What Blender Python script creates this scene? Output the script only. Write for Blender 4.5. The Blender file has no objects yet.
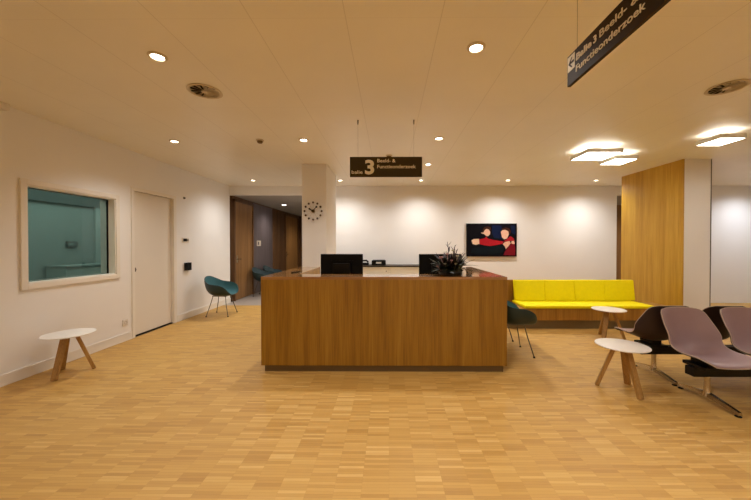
import bpy, bmesh, math, random
from mathutils import Vector, Matrix
random.seed(7)
PI = math.pi
scene = bpy.context.scene
COL = scene.collection
CEIL = 2.80
BACK = 7.57           # y of the rear white wall
LEFT = -3.836         # x of the left wall
LOWC = 2.595          # corridor ceilings

# ------------------------------------------------------------------ materials
def lin(c):
    return tuple((v/12.92 if v <= 0.04045 else ((v+0.055)/1.055)**2.4) for v in (x/255 for x in c))

class NT:
    def __init__(s, name):
        s.m = bpy.data.materials.new(name); s.m.use_nodes = True
        s.t = s.m.node_tree; s.n = s.t.nodes
        s.b = s.n.get('Principled BSDF'); s.out = s.n.get('Material Output')
    def node(s, typ, **kw):
        n = s.n.new(typ)
        for k, v in kw.items(): setattr(n, k, v)
        return n
    def link(s, a, b): s.t.links.new(a, b)
    def math(s, op, a, b=None, c=None):
        n = s.node('ShaderNodeMath', operation=op)
        for i, v in enumerate((a, b, c)):
            if v is None: continue
            if isinstance(v, (int, float)): n.inputs[i].default_value = v
            else: s.link(v, n.inputs[i])
        return n.outputs[0]
    def ramp(s, fac, stops):
        n = s.node('ShaderNodeValToRGB'); e = n.color_ramp.elements
        while len(e) < len(stops): e.new(0.5)
        for el, (p, c) in zip(e, stops):
            el.position = p; el.color = (*c, 1)
        s.link(fac, n.inputs[0]); return n.outputs[0]
    def coords(s, scale=(1, 1, 1)):
        tc = s.node('ShaderNodeTexCoord'); mp = s.node('ShaderNodeMapping')
        mp.inputs['Scale'].default_value = scale
        s.link(tc.outputs['Object'], mp.inputs[0]); return mp.outputs[0]
    def noise(s, vec, scale=5, detail=4, rough=0.55):
        n = s.node('ShaderNodeTexNoise')
        n.inputs['Scale'].default_value = scale; n.inputs['Detail'].default_value = detail
        n.inputs['Roughness'].default_value = rough
        s.link(vec, n.inputs['Vector']); return n.outputs['Fac']
    def bump(s, h, strength=0.1, dist=0.01):
        n = s.node('ShaderNodeBump'); n.inputs['Strength'].default_value = strength
        n.inputs['Distance'].default_value = dist
        s.link(h, n.inputs['Height']); s.link(n.outputs[0], s.b.inputs['Normal'])

def plain(name, rgb, rough=0.5, metal=0.0, var=0.04, scale=9, spec=0.5, bump=0.0, coat=0.0):
    """a near-uniform surface with a little procedural tone variation"""
    t = NT(name); c = lin(rgb)
    f = t.noise(t.coords(), scale, 3)
    lo = tuple(max(0, v*(1-var)) for v in c); hi = tuple(min(1, v*(1+var)) for v in c)
    t.link(t.ramp(f, [(0.3, lo), (0.7, hi)]), t.b.inputs['Base Color'])
    t.b.inputs['Roughness'].default_value = rough; t.b.inputs['Metallic'].default_value = metal
    t.b.inputs['Specular IOR Level'].default_value = spec
    t.b.inputs['Coat Weight'].default_value = coat
    if bump: t.bump(t.noise(t.coords(), 220, 2), bump, 0.002)
    return t.m

def emit(name, rgb, strength):
    t = NT(name)
    t.b.inputs['Base Color'].default_value = (0.8, 0.8, 0.8, 1)
    t.b.inputs['Emission Color'].default_value = (*rgb, 1)
    t.b.inputs['Emission Strength'].default_value = strength
    return t.m

def wood(name, dark, mid, light, axis='z', rough=0.38, plank=None, figure=1.0, coat=0.0):
    t = NT(name)
    st = {'x': (0.45, 9, 9), 'y': (9, 0.45, 9), 'z': (9, 9, 0.45)}[axis]
    v = t.coords(st)
    big = t.noise(v, 1.1*figure, 3, 0.5)
    st2 = {'x': (1.5, 90, 90), 'y': (90, 1.5, 90), 'z': (90, 90, 1.5)}[axis]
    fine = t.noise(t.coords(st2), 1.4, 3, 0.6)
    w = t.math('ADD', t.math('MULTIPLY', big, 0.5), t.math('MULTIPLY', fine, 0.5))
    if plank:
        tc = t.node('ShaderNodeTexCoord'); sp = t.node('ShaderNodeSeparateXYZ')
        t.link(tc.outputs['Object'], sp.inputs[0])
        src = t.math('ADD', sp.outputs[0], sp.outputs[1])
        cell = t.math('FLOOR', t.math('DIVIDE', src, plank))
        wn = t.node('ShaderNodeTexWhiteNoise', noise_dimensions='1D'); t.link(cell, wn.inputs['W'])
        w = t.math('ADD', w, t.math('MULTIPLY', t.math('SUBTRACT', wn.outputs['Value'], 0.5), 0.045))
    t.link(t.ramp(w, [(0.34, lin(dark)), (0.5, lin(mid)), (0.66, lin(light))]), t.b.inputs['Base Color'])
    t.b.inputs['Roughness'].default_value = rough
    t.b.inputs['Coat Weight'].default_value = coat; t.b.inputs['Coat Roughness'].default_value = 0.07
    t.bump(fine, 0.06, 0.002)
    return t.m

def parquet(name):
    """end-matched mosaic strips, 16 cm long, 2.3 cm wide, all running left-right"""
    t = NT(name)
    tc = t.node('ShaderNodeTexCoord'); sp = t.node('ShaderNodeSeparateXYZ')
    t.link(tc.outputs['Object'], sp.inputs[0])
    L, Wd = 0.158, 0.0235
    ux = t.math('DIVIDE', sp.outputs[0], L); u = t.math('FLOOR', ux)
    r = t.node('ShaderNodeTexWhiteNoise', noise_dimensions='1D'); t.link(u, r.inputs['W'])
    vy = t.math('ADD', t.math('DIVIDE', sp.outputs[1], Wd), t.math('MULTIPLY', r.outputs['Value'], 7.0))
    v = t.math('FLOOR', vy)
    def wn(a, b):
        c = t.node('ShaderNodeCombineXYZ'); t.link(a, c.inputs[0]); t.link(b, c.inputs[1])
        n = t.node('ShaderNodeTexWhiteNoise', noise_dimensions='2D'); t.link(c.outputs[0], n.inputs['Vector'])
        return n.outputs['Value']
    strip = wn(u, v)
    block = wn(t.math('ADD', u, 71.3), t.math('FLOOR', t.math('DIVIDE', v, 5.0)))
    grain = t.noise(t.coords((7, 130, 1)), 1.3, 3, 0.6)
    tone = t.math('ADD', t.math('MULTIPLY', strip, 0.56), t.math('MULTIPLY', block, 0.17))
    tone = t.math('ADD', tone, t.math('MULTIPLY', grain, 0.30))
    col = t.ramp(tone, [(0.14, lin((178, 133, 62))), (0.42, lin((195, 151, 77))), (0.68, lin((202, 159, 85))),
                        (0.95, lin((217, 178, 108)))])
    fx = t.math('FRACT', ux); fy = t.math('FRACT', vy)
    ex = t.math('LESS_THAN', t.math('MINIMUM', fx, t.math('SUBTRACT', 1.0, fx)), 0.006)
    ey = t.math('LESS_THAN', t.math('MINIMUM', fy, t.math('SUBTRACT', 1.0, fy)), 0.03)
    e = t.math('MAXIMUM', t.math('MULTIPLY', ex, 0.35), ey)
    mx = t.node('ShaderNodeMix', data_type='RGBA', blend_type='MULTIPLY')
    t.link(t.math('MULTIPLY', e, 0.45), mx.inputs['Factor'])
    t.link(col, mx.inputs['A']); mx.inputs['B'].default_value = (0.45, 0.33, 0.22, 1)
    t.link(mx.outputs['Result'], t.b.inputs['Base Color'])
    t.link(t.math('ADD', 0.46, t.math('MULTIPLY', strip, 0.12)), t.b.inputs['Roughness'])
    t.b.inputs['Specular IOR Level'].default_value = 0.5
    return t.m

def ceiling_mat(name):
    """white metal panels with fine seams"""
    t = NT(name)
    tc = t.node('ShaderNodeTexCoord'); sp = t.node('ShaderNodeSeparateXYZ')
    t.link(tc.outputs['Object'], sp.inputs[0])
    fx = t.math('FRACT', t.math('ADD', t.math('DIVIDE', sp.outputs[0], 0.586), 0.455))
    fy = t.math('FRACT', t.math('ADD', t.math('DIVIDE', sp.outputs[1], 1.262), 0.455))
    dx = t.math('MULTIPLY', t.math('ABSOLUTE', t.math('SUBTRACT', fx, 0.5)), 0.586)
    dy = t.math('MULTIPLY', t.math('ABSOLUTE', t.math('SUBTRACT', fy, 0.5)), 1.262)
    lx = t.math('MULTIPLY', t.math('LESS_THAN', t.math('SUBTRACT', 0.293, dx), 0.0028), 0.2)
    ly = t.math('MULTIPLY', t.math('LESS_THAN', t.math('SUBTRACT', 0.631, dy), 0.0025), 0.07)
    e = t.math('MAXIMUM', lx, ly)
    n = t.noise(t.coords(), 1.4, 3)
    base = t.ramp(n, [(0.3, lin((236, 229, 214))), (0.7, lin((240, 233, 219)))])
    mx = t.node('ShaderNodeMix', data_type='RGBA')
    t.link(e, mx.inputs['Factor']); t.link(base, mx.inputs['A']); mx.inputs['B'].default_value = (*lin((120, 100, 72)), 1)
    t.link(mx.outputs['Result'], t.b.inputs['Base Color'])
    t.b.inputs['Roughness'].default_value = 0.42; t.b.inputs['Specular IOR Level'].default_value = 0.35
    return t.m

def glass_mat(name, tint):
    t = NT(name); t.n.remove(t.b)
    tr = t.node('ShaderNodeBsdfTransparent'); tr.inputs[0].default_value = (*tint, 1)
    gl = t.node('ShaderNodeBsdfGlossy'); gl.inputs['Roughness'].default_value = 0.01
    nz = t.noise(t.coords(), 0.7, 1)
    fr = t.node('ShaderNodeFresnel'); fr.inputs[0].default_value = 1.45
    mx = t.node('ShaderNodeMixShader')
    geo = t.node('ShaderNodeNewGeometry')      # the far face of the slab must not mirror a second time
    front = t.math('SUBTRACT', 1.0, geo.outputs['Backfacing'])
    k = t.math('MULTIPLY', fr.outputs[0], t.math('ADD', 0.85, t.math('MULTIPLY', nz, 0.1)))
    t.link(t.math('MULTIPLY', k, front), mx.inputs[0])
    t.link(tr.outputs[0], mx.inputs[1]); t.link(gl.outputs[0], mx.inputs[2])
    t.link(mx.outputs[0], t.out.inputs[0]); return t.m

M = {}
M['wall'] = plain('wall_paint', (238, 234, 230), 0.75, var=0.012, scale=1.5, spec=0.2)
M['wall_cool_lit'] = plain('wall_paint_cool_lit', (238, 236, 236), 0.75, var=0.012, scale=1.5, spec=0.2)  # wall paint tinted cooler: the cool light at right put into its colour
M['trim'] = plain('trim_lacquer', (234, 226, 214), 0.4, var=0.012)
M['doorp'] = plain('door_lacquer', (230, 221, 208), 0.42, var=0.012, scale=2)
M['ceil'] = ceiling_mat('ceiling_panels')
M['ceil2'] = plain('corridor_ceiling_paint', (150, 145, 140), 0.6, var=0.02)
M['floor'] = parquet('mosaic_parquet')
M['lino'] = plain('grey_linoleum', (170, 160, 152), 0.3, var=0.05, scale=14)
M['counterw'] = wood('counter_veneer', (122, 82, 14), (150, 106, 24), (168, 126, 42), 'z', 0.36, plank=0.135, figure=1.4)
M['countert'] = wood('counter_top_veneer', (130, 84, 34), (156, 106, 48), (176, 126, 64), 'x', 0.3, coat=1.0)
M['panelw'] = wood('partition_veneer', (172, 126, 30), (196, 152, 46), (212, 170, 66), 'z', 0.4, plank=0.21, figure=1.1)
M['benchw'] = wood('bench_veneer', (140, 96, 30), (166, 118, 42), (186, 138, 58), 'z', 0.4, plank=0.17)
M['doorw'] = wood('corridor_veneer', (112, 78, 42), (138, 100, 58), (158, 118, 74), 'z', 0.42, plank=0.3)
M['doorw2'] = wood('corridor_slats', (74, 50, 32), (98, 68, 42), (118, 86, 56), 'z', 0.42, plank=0.06)
M['greypanel'] = wood('corridor_grey_panel', (88, 80, 84), (98, 90, 96), (110, 102, 110), 'z', 0.35)
M['legw'] = wood('oak_leg', (142, 104, 52), (172, 130, 70), (192, 150, 88), 'z', 0.45)
M['kick'] = plain('grey_kick', (128, 112, 86), 0.4, metal=0.3)
M['kick2'] = plain('counter_kick', (112, 92, 62), 0.45, metal=0.3)
M['yellow'] = plain('yellow_upholstery', (250, 234, 2), 0.7, var=0.03, scale=20, spec=0.25, bump=0.15)
M['whitetop'] = plain('white_laminate', (238, 232, 226), 0.35, var=0.01)
M['teal'] = plain('teal_upholstery', (56, 106, 114), 0.75, var=0.05, scale=30, bump=0.2)
M['tealdark'] = plain('dark_shell', (32, 56, 58), 0.45, var=0.05)
M['mauve'] = plain('mauve_vinyl', (160, 136, 143), 0.42, var=0.03, scale=12)
M['brownshell'] = plain('dark_brown_shell', (56, 38, 36), 0.4, var=0.05)
M['rim'] = plain('pale_rim', (190, 172, 160), 0.5)
M['chrome'] = plain('polished_aluminium', (196, 186, 170), 0.22, metal=1.0)
M['steel'] = plain('dull_steel', (120, 112, 100), 0.35, metal=1.0)
M['black'] = plain('black_plastic', (11, 10, 10), 0.5, spec=0.15)
M['blackg'] = plain('black_gloss', (8, 8, 9), 0.35, spec=0.2)
M['beam'] = plain('black_beam', (22, 16, 15), 0.45, spec=0.25)
M['sign'] = plain('sign_grey_brown', (70, 60, 42), 0.6, var=0.03, spec=0.1)
M['sign2'] = plain('sign_dark_brown', (58, 46, 33), 0.6, var=0.03, spec=0.1)
M['letter'] = plain('sign_lettering', (242, 234, 218), 0.7, spec=0.1)
M['balls'] = plain('clock_ball', (84, 58, 30), 0.35)
M['brass'] = plain('brass_spoke', (176, 146, 96), 0.35, metal=0.7)
M['lampgrey'] = plain('lamp_housing', (226, 222, 212), 0.5)
M['cab'] = plain('cabinet_front', (228, 222, 206), 0.45, var=0.015)
M['cabtop'] = plain('cabinet_dark_top', (54, 44, 30), 0.4)
M['plastic'] = plain('white_plastic', (224, 214, 200), 0.4)
M['ventm'] = plain('vent_white', (206, 190, 160), 0.45)
M['ventd'] = plain('vent_dark', (22, 16, 10), 0.8)
M['down'] = emit('downlight_glow', (1.0, 0.93, 0.82), 14)
M['panel'] = emit('lamp_diffuser', (1.0, 0.97, 0.90), 13)
M['panelup'] = emit('lamp_uplight', (1.0, 0.97, 0.88), 3.5)
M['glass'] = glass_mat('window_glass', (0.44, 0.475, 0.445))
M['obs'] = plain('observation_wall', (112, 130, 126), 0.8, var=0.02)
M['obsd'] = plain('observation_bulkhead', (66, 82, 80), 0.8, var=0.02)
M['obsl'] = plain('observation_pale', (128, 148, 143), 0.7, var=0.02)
M['leaf'] = plain('dark_leaf', (30, 38, 20), 0.45, var=0.3, scale=25)
M['leafp'] = plain('purple_leaf', (50, 28, 40), 0.5, var=0.3, scale=25)
M['petal'] = plain('pink_petal', (196, 158, 164), 0.6, var=0.1, scale=40)
M['petalw'] = plain('cream_petal', (190, 180, 150), 0.6, var=0.1, scale=40)
M['vase'] = plain('dark_vase', (26, 18, 14), 0.35)
M['cpetal'] = plain('corridor_chair_fabric', (52, 72, 80), 0.7)
for k, c in dict(pb=(14, 12, 18), pn=(18, 28, 58), ph=(66, 36, 24), ps=(226, 178, 150), pr=(172, 30, 40), pr2=(120, 22, 34), pd=(16, 24, 30), ps2=(236, 200, 170)).items():
    M[k] = plain('print_' + k, c, 0.6, var=0.08, scale=30, spec=0.08)

# ------------------------------------------------------------------ mesh helpers
def B(): return bmesh.new()

def box(bm, x0, x1, y0, y1, z0, z1, bev=0.0, seg=2, mat=None):
    r = bmesh.ops.create_cube(bm, size=1.0)
    vs = r['verts']
    for v in vs:
        v.co = Vector((x0 + (v.co.x+.5)*(x1-x0), y0 + (v.co.y+.5)*(y1-y0), z0 + (v.co.z+.5)*(z1-z0)))
    if bev > 0:
        es = list({e for v in vs for e in v.link_edges})
        bmesh.ops.bevel(bm, geom=es, offset=bev, segments=seg, profile=0.5, affect='EDGES')
    return bm

def tube(bm, pts, r, n=10, cap=True):
    """swept round section; r a number or one per point"""
    pts = [Vector(p) for p in pts]
    rs = r if isinstance(r, (list, tuple)) else [r]*len(pts)
    rings = []
    up = None
    for i, p in enumerate(pts):
        d = (pts[min(i+1, len(pts)-1)] - pts[max(i-1, 0)]).normalized()
        if up is None:
            up = Vector((0, 0, 1)) if abs(d.z) < 0.9 else Vector((1, 0, 0))
        a = d.cross(up).normalized(); b = a.cross(d).normalized(); up = b
        rings.append([bm.verts.new(p + (a*math.cos(2*PI*k/n) + b*math.sin(2*PI*k/n))*rs[i]) for k in range(n)])
    for i in range(len(rings)-1):
        for k in range(n):
            bm.faces.new((rings[i][k], rings[i][(k+1) % n], rings[i+1][(k+1) % n], rings[i+1][k]))
    if cap:
        bm.faces.new(rings[0][::-1]); bm.faces.new(rings[-1])
    return bm

def lathe(bm, prof, n=40, o=(0, 0, 0)):
    """prof: (radius, z) from one axis end to the other"""
    rings = []
    for r, z in prof:
        if r < 1e-6: rings.append([bm.verts.new((o[0], o[1], o[2]+z))])
        else: rings.append([bm.verts.new((o[0]+r*math.cos(2*PI*k/n), o[1]+r*math.sin(2*PI*k/n), o[2]+z)) for k in range(n)])
    for a, b in zip(rings, rings[1:]):
        for k in range(n):
            k2 = (k+1) % n
            if len(a) == 1 and len(b) == 1: continue
            if len(a) == 1: bm.faces.new((a[0], b[k2], b[k]))
            elif len(b) == 1: bm.faces.new((a[k], a[k2], b[0]))
            else: bm.faces.new((a[k], a[k2], b[k2], b[k]))
    return bm

def ball(bm, c, r, n=12):
    bmesh.ops.create_uvsphere(bm, u_segments=n, v_segments=max(6, n//2+2), radius=r, matrix=Matrix.Translation(c))
    return bm

def slab_leg(bm, a, b, w0, w1, th, tang):
    """a flat tapering board from a (top) to b (bottom); tang = direction of its width"""
    a, b, t = Vector(a), Vector(b), Vector(tang).normalized()
    nrm = (b-a).cross(t).normalized()
    vs = []
    for p, w in ((a, w0), (b, w1)):
        for s, q in ((-1, -1), (1, -1), (1, 1), (-1, 1)):
            vs.append(bm.verts.new(p + t*s*w/2 + nrm*q*th/2))
    for f in ((0, 1, 2, 3), (7, 6, 5, 4), (0, 4, 5, 1), (1, 5, 6, 2), (2, 6, 7, 3), (3, 7, 4, 0)):
        bm.faces.new([vs[i] for i in f])
    es = list({e for v in vs for e in v.link_edges})
    bmesh.ops.bevel(bm, geom=es, offset=0.003, segments=2, affect='EDGES')
    return bm

def prism(bm, poly, z0, z1):
    lo = [bm.verts.new((x, y, z0)) for x, y in poly]; hi = [bm.verts.new((x, y, z1)) for x, y in poly]
    n = len(poly)
    bm.faces.new(lo[::-1]); bm.faces.new(hi)
    for i in range(n): bm.faces.new((lo[i], lo[(i+1) % n], hi[(i+1) % n], hi[i]))
    return bm

def obj(name, bm, mat, parent=None, loc=None, smooth=False):
    bmesh.ops.recalc_face_normals(bm, faces=bm.faces[:])
    me = bpy.data.meshes.new(name); bm.to_mesh(me); bm.free()
    for m in (mat if isinstance(mat, (list, tuple)) else [mat]):
        me.materials.append(M[m] if isinstance(m, str) else m)
    if smooth:
        me.polygons.foreach_set('use_smooth', [True]*len(me.polygons))
        try: me.set_sharp_from_angle(angle=math.radians(38))
        except Exception: pass
    o = bpy.data.objects.new(name, me); COL.objects.link(o)
    if parent: o.parent = parent
    if loc: o.location = loc
    return o

def thing(name, label, cat, loc=(0, 0, 0), rz=0.0, group=None):
    o = bpy.data.objects.new(name, None); COL.objects.link(o)
    o.empty_display_size = 0.1
    o.location = loc; o.rotation_euler = (0, 0, rz)
    return tag(o, label, cat, group)

def tag(o, label, cat, group=None):
    o['label'] = label; o['category'] = cat
    if group: o['group'] = group
    return o

def struct(name, bm, mat, parent=None, label=None, smooth=False):
    o = obj(name, bm, mat, parent, smooth=smooth)
    if not parent: o['kind'] = 'structure'
    if label: o['label'] = label
    return o

def dup(root, loc, rz, label, group=None):
    r = root.copy(); COL.objects.link(r)
    r.location = loc; r.rotation_euler = (0, 0, rz); r['label'] = label
    if group: r['group'] = group
    for ch in list(root.children):
        c = ch.copy(); COL.objects.link(c); c.parent = r
        for g in list(ch.children):
            d = g.copy(); COL.objects.link(d); d.parent = c
    return r

def text_mesh(body, size, bold=0.0, depth=0.0015):
    cu = bpy.data.curves.new('txt', 'FONT'); cu.body = body; cu.size = size
    cu.offset = bold; cu.extrude = depth; cu.resolution_u = 4
    t = bpy.data.objects.new('txt', cu); COL.objects.link(t)
    bpy.context.view_layer.update()
    me = bpy.data.meshes.new_from_object(t.evaluated_get(bpy.context.evaluated_depsgraph_get()))
    bm = B(); bm.from_mesh(me)
    bpy.data.objects.remove(t); bpy.data.curves.remove(cu); bpy.data.meshes.remove(me)
    return bm

def fit_text(bm, x0, x1, y0):
    """scale a text mesh to run from x0 to x1 on baseline y0 (keeps its height)"""
    xs = [v.co.x for v in bm.verts]; a, b = min(xs), max(xs)
    for v in bm.verts:
        v.co.x = x0 + (v.co.x-a)*(x1-x0)/(b-a); v.co.y += y0
    return bm

def merge(dst, src, mtx):
    me = bpy.data.meshes.new('tmp'); src.to_mesh(me); src.free()
    me.transform(mtx); dst.from_mesh(me); bpy.data.meshes.remove(me)
    return dst

# ------------------------------------------------------------------ the setting
XR, YF = 9.3, -3.2
bm = B(); box(bm, LEFT, XR, YF, 7.2, -0.1, 0); box(bm, -1.6, XR, 7.2, BACK+0.0, -0.1, 0); box(bm, 5.3, 7.6, BACK, 9.6, -0.1, 0)
struct('floor', bm, 'floor')
bm = B(); box(bm, LEFT, -1.6, 7.2, 13.5, -0.1, 0.0)
struct('floor_corridor', bm, 'lino')
bm = B(); box(bm, LEFT, XR, YF, BACK, CEIL, CEIL+0.1)
struct('ceiling', bm, 'ceil')
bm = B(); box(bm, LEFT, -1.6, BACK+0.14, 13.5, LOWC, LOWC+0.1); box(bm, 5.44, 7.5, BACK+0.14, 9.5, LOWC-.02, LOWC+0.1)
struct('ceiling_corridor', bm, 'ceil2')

# left wall with window and door openings
WT = 0.2
wy0, wy1, wz0, wz1 = 3.30, 4.385, 0.985, 2.04      # window clear opening
dy0, dy1, dz1 = 4.70, 5.575, 2.215                  # door clear opening
bm = B()
x0, x1 = LEFT-WT, LEFT
box(bm, x0, x1, YF, wy0, 0, CEIL); box(bm, x0, x1, wy0, wy1, 0, wz0); box(bm, x0, x1, wy0, wy1, wz1, CEIL)
box(bm, x0, x1, wy1, dy0, 0, CEIL); box(bm, x0, x1, dy0, dy1, dz1, CEIL); box(bm, x0, x1, dy1, BACK, 0, CEIL)
struct('wall_left', bm, 'wall')
# back wall, its end beside the corridor, its two headers
bm = B(); box(bm, -1.6, 5.44, BACK, BACK+0.14, 0, CEIL); box(bm, 5.44, 7.5, BACK, BACK+0.14, LOWC-0.02, CEIL)
box(bm, LEFT-WT, -1.6, BACK, BACK+0.14, LOWC, CEIL)
struct('wall_back', bm, 'wall')
bm = B(); box(bm, 7.5, XR, BACK, BACK+0.14, 0, CEIL)
struct('wall_back_right', bm, 'wall_cool_lit')
bm = B(); box(bm, XR, XR+.15, YF, BACK+.14, 0, CEIL); struct('wall_right', bm, 'wall_cool_lit')
bm = B(); box(bm, LEFT-WT, XR+.15, YF-.15, YF, 0, CEIL); struct('wall_rear', bm, 'wall')
# square pillar with the clock
bm = B(); box(bm, -1.515, -1.085, 5.475, 6.45, 0, CEIL, 0.004); struct('wall_pillar', bm, 'wall')
# partition: wood on the bench side, white core
bm = B(); box(bm, 4.835, 5.27, 5.2, 6.55, 0, CEIL); struct('wall_partition', bm, 'wall')
bm = B(); box(bm, 4.81, 4.836, 5.2, 6.56, 0, CEIL); struct('trim_1', bm, 'panelw', label='oak veneer panel on the white partition')
bm = B(); box(bm, 5.262, 5.274, 5.194, 5.2, 0, CEIL); struct('trim_2', bm, 'steel')

# corridor on the left
bm = B(); box(bm, LEFT-WT, LEFT-0.0, BACK+.14, 13.5, 0, LOWC); struct('wall_corridor_left', bm, 'doorw2')
bm = B(); box(bm, -1.6, -1.45, BACK+.14, 13.5, 0, LOWC); struct('wall_corridor_right', bm, 'wall')
bm = B(); box(bm, LEFT-WT, -1.45, 13.5, 13.65, 0, LOWC); struct('wall_corridor_end', bm, 'doorw2')
def corridor_door(n, y0, y1, mat, handle=True):
    bm = B(); box(bm, LEFT, LEFT+0.03, y0+.03, y1-.03, 0.01, 2.46, .003)
    d = struct('door_%d' % n, bm, mat)
    bm = B()
    box(bm, LEFT, LEFT+0.05, y0-.03, y0+.03, 0, 2.52); box(bm, LEFT, LEFT+0.05, y1-.03, y1+.03, 0, 2.52)
    box(bm, LEFT, LEFT+0.05, y0-.03, y1+.03, 2.46, 2.52)
    obj('door_frame', bm, 'doorw2', d)
    if handle:
        bm = B(); tube(bm, [(LEFT+.03, y0+.12, 1.03), (LEFT+.08, y0+.12, 1.03), (LEFT+.08, y0+.24, 1.03)], .01, 8)
        box(bm, LEFT+.028, LEFT+.036, y0+.09, y0+.15, .94, 1.12, .002)
        obj('door_handle', bm, 'chrome', d)
    return d
corridor_door(2, 7.74, 8.78, 'doorw')
corridor_door(3, 11.55, 13.1, 'doorw')
bm = B(); box(bm, LEFT, LEFT+.02, 8.84, 10.3, 0.0, 2.56); struct('trim_3', bm, 'greypanel')
bm = B()
for k in range(8): box(bm, LEFT, LEFT+.03, 10.36+k*.14, 10.46+k*.14, 0, 2.56, .003)
struct('trim_4', bm, 'doorw2')
# passage at the right of the back wall
bm = B(); box(bm, 5.3, 5.44, BACK+.14, 9.5, 0, LOWC-.02); box(bm, 7.5, 7.65, BACK+.14, 9.5, 0, LOWC-.02)
struct('wall_passage', bm, 'wall')
bm = B(); box(bm, 5.3, 7.65, 9.5, 9.65, 0, LOWC-.02); struct('wall_passage_end', bm, 'doorw')

# skirting boards
bm = B()
for a, b in ((YF, 4.65), (5.65, BACK)):
    box(bm, LEFT, LEFT+.014, a, b, 0, .115, .003); box(bm, LEFT+.013, LEFT+.018, a, b, 0, .02, .002)
struct('baseboard_left', bm, 'trim')
bm = B(); box(bm, -1.6, 5.44, BACK-.014, BACK, 0, .1, .003); struct('baseboard_back', bm, 'trim')

# window to the observation room
win = bpy.data.objects.new('window_1', None); COL.objects.link(win); win.location = (LEFT, 3.84, wz0); win['kind'] = 'structure'
win['label'] = 'interior observation window with pale frame and greenish pane'
def rel(bm, o):
    bmesh.ops.translate(bm, verts=bm.verts[:], vec=-Vector(o.location)); return bm
bm = B(); P = 0.058; FX = LEFT+0.022
for a, b, c, d in ((wy0-P, wy0, wz0-P, wz1+P), (wy1, wy1+P, wz0-P, wz1+P), (wy0, wy1, wz0-P, wz0), (wy0, wy1, wz1, wz1+P)):
    box(bm, LEFT-0.002, FX, a, b, c, d, .003)
for a, b, c, d in ((wy0, wy0+.014, wz0, wz1), (wy1-.014, wy1, wz0, wz1), (wy0, wy1, wz0, wz0+.014), (wy0, wy1, wz1-.014, wz1)):
    box(bm, LEFT-0.19, LEFT+0.01, a, b, c, d)
obj('window_frame', rel(bm, win), 'trim', win)
bm = B()
for a, b, c, d in ((wy0+.014, wy0+.019, wz0+.014, wz1-.014), (wy1-.018, wy1-.014, wz0+.014, wz1-.014), (wy0+.014, wy1-.014, wz0+.014, wz0+.019), (wy0+.014, wy1-.014, wz1-.020, wz1-.014)):
    box(bm, LEFT-.105, LEFT-.08, a, b, c, d)
obj('glazing_seal', rel(bm, win), 'black', win)
bm = B(); box(bm, LEFT-.098, LEFT-.088, wy0+.015, wy1-.015, wz0+.015, wz1-.015)
obj('pane', rel(bm, win), 'glass', win)
# the room behind the pane
OX0, OX1, OY0, OY1 = -5.95, LEFT-WT, 2.3, 7.3
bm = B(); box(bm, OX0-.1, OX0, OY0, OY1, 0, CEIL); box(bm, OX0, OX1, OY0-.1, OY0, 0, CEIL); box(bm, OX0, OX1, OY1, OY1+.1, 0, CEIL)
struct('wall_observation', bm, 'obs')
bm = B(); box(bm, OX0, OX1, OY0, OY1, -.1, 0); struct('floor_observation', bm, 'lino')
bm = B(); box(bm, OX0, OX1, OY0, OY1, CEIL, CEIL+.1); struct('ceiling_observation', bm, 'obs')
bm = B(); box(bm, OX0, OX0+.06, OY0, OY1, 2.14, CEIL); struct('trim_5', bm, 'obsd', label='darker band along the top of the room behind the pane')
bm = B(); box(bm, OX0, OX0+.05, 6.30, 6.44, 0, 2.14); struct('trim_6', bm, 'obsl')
cab0 = thing('wall_cabinet', 'pale low cabinet seen dimly through the window pane', 'cabinet', (OX0+.02, 6.0, 0))
bm = B(); box(bm, 0, .35, -.6, .9, 0.0, 1.0, .004); obj('carcass', bm, 'obsl', cab0)
bm = B(); box(bm, 0, .37, -.61, .91, 1.0, 1.03, .004); obj('worktop', bm, 'obs', cab0)
pn = thing('wall_panel', 'small dark control box on the far wall behind the pane', 'control panel', (OX0, 5.85, 1.36))
bm = B(); box(bm, 0, .04, -.1, .1, 0, .1, .004); obj('housing', bm, 'obsd', pn)
bm = B(); box(bm, .04, .043, -.07, .01, .03, .07); obj('display', bm, 'obs', pn)

# sliding door in the left wall
door = bpy.data.objects.new('door_1', None); COL.objects.link(door); door.location = (LEFT, 5.1, 0); door['kind'] = 'structure'
door['label'] = 'closed cream flush door in the left wall'
bm = B(); box(bm, LEFT-.075, LEFT-.035, dy0+.007, dy1-.008, .02, dz1-.008, .002); obj('door_leaf', rel(bm, door), 'doorp', door)
bm = B()
box(bm, LEFT-.12, LEFT+.018, dy0-.045, dy0+.004, 0, dz1+.05); box(bm, LEFT-.12, LEFT+.018, dy1-.006, dy1+.06, 0, dz1+.05)
box(bm, LEFT-.12, LEFT+.018, dy0+.004, dy1-.006, dz1-.004, dz1+.05)
obj('door_frame', rel(bm, door), 'trim', door)
bm = B(); box(bm, LEFT-.11, LEFT-.02, dy0, dy1, 0, .012); obj('threshold', rel(bm, door), 'black', door)
bm = B(); tube(bm, [(LEFT-.036, dy0+.065, 1.02), (LEFT-.022, dy0+.065, 1.02)], .018, 14)
box(bm, LEFT-.03, LEFT-.018, dy0+.06, dy0+.07, .99, 1.05, .002)
obj('door_pull', rel(bm, door), 'steel', door)
bm = B(); box(bm, LEFT-.15, LEFT-.13, dy0-.1, dy1+.1, 0, dz1+.1); struct('trim_7', bm, 'black')

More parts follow.
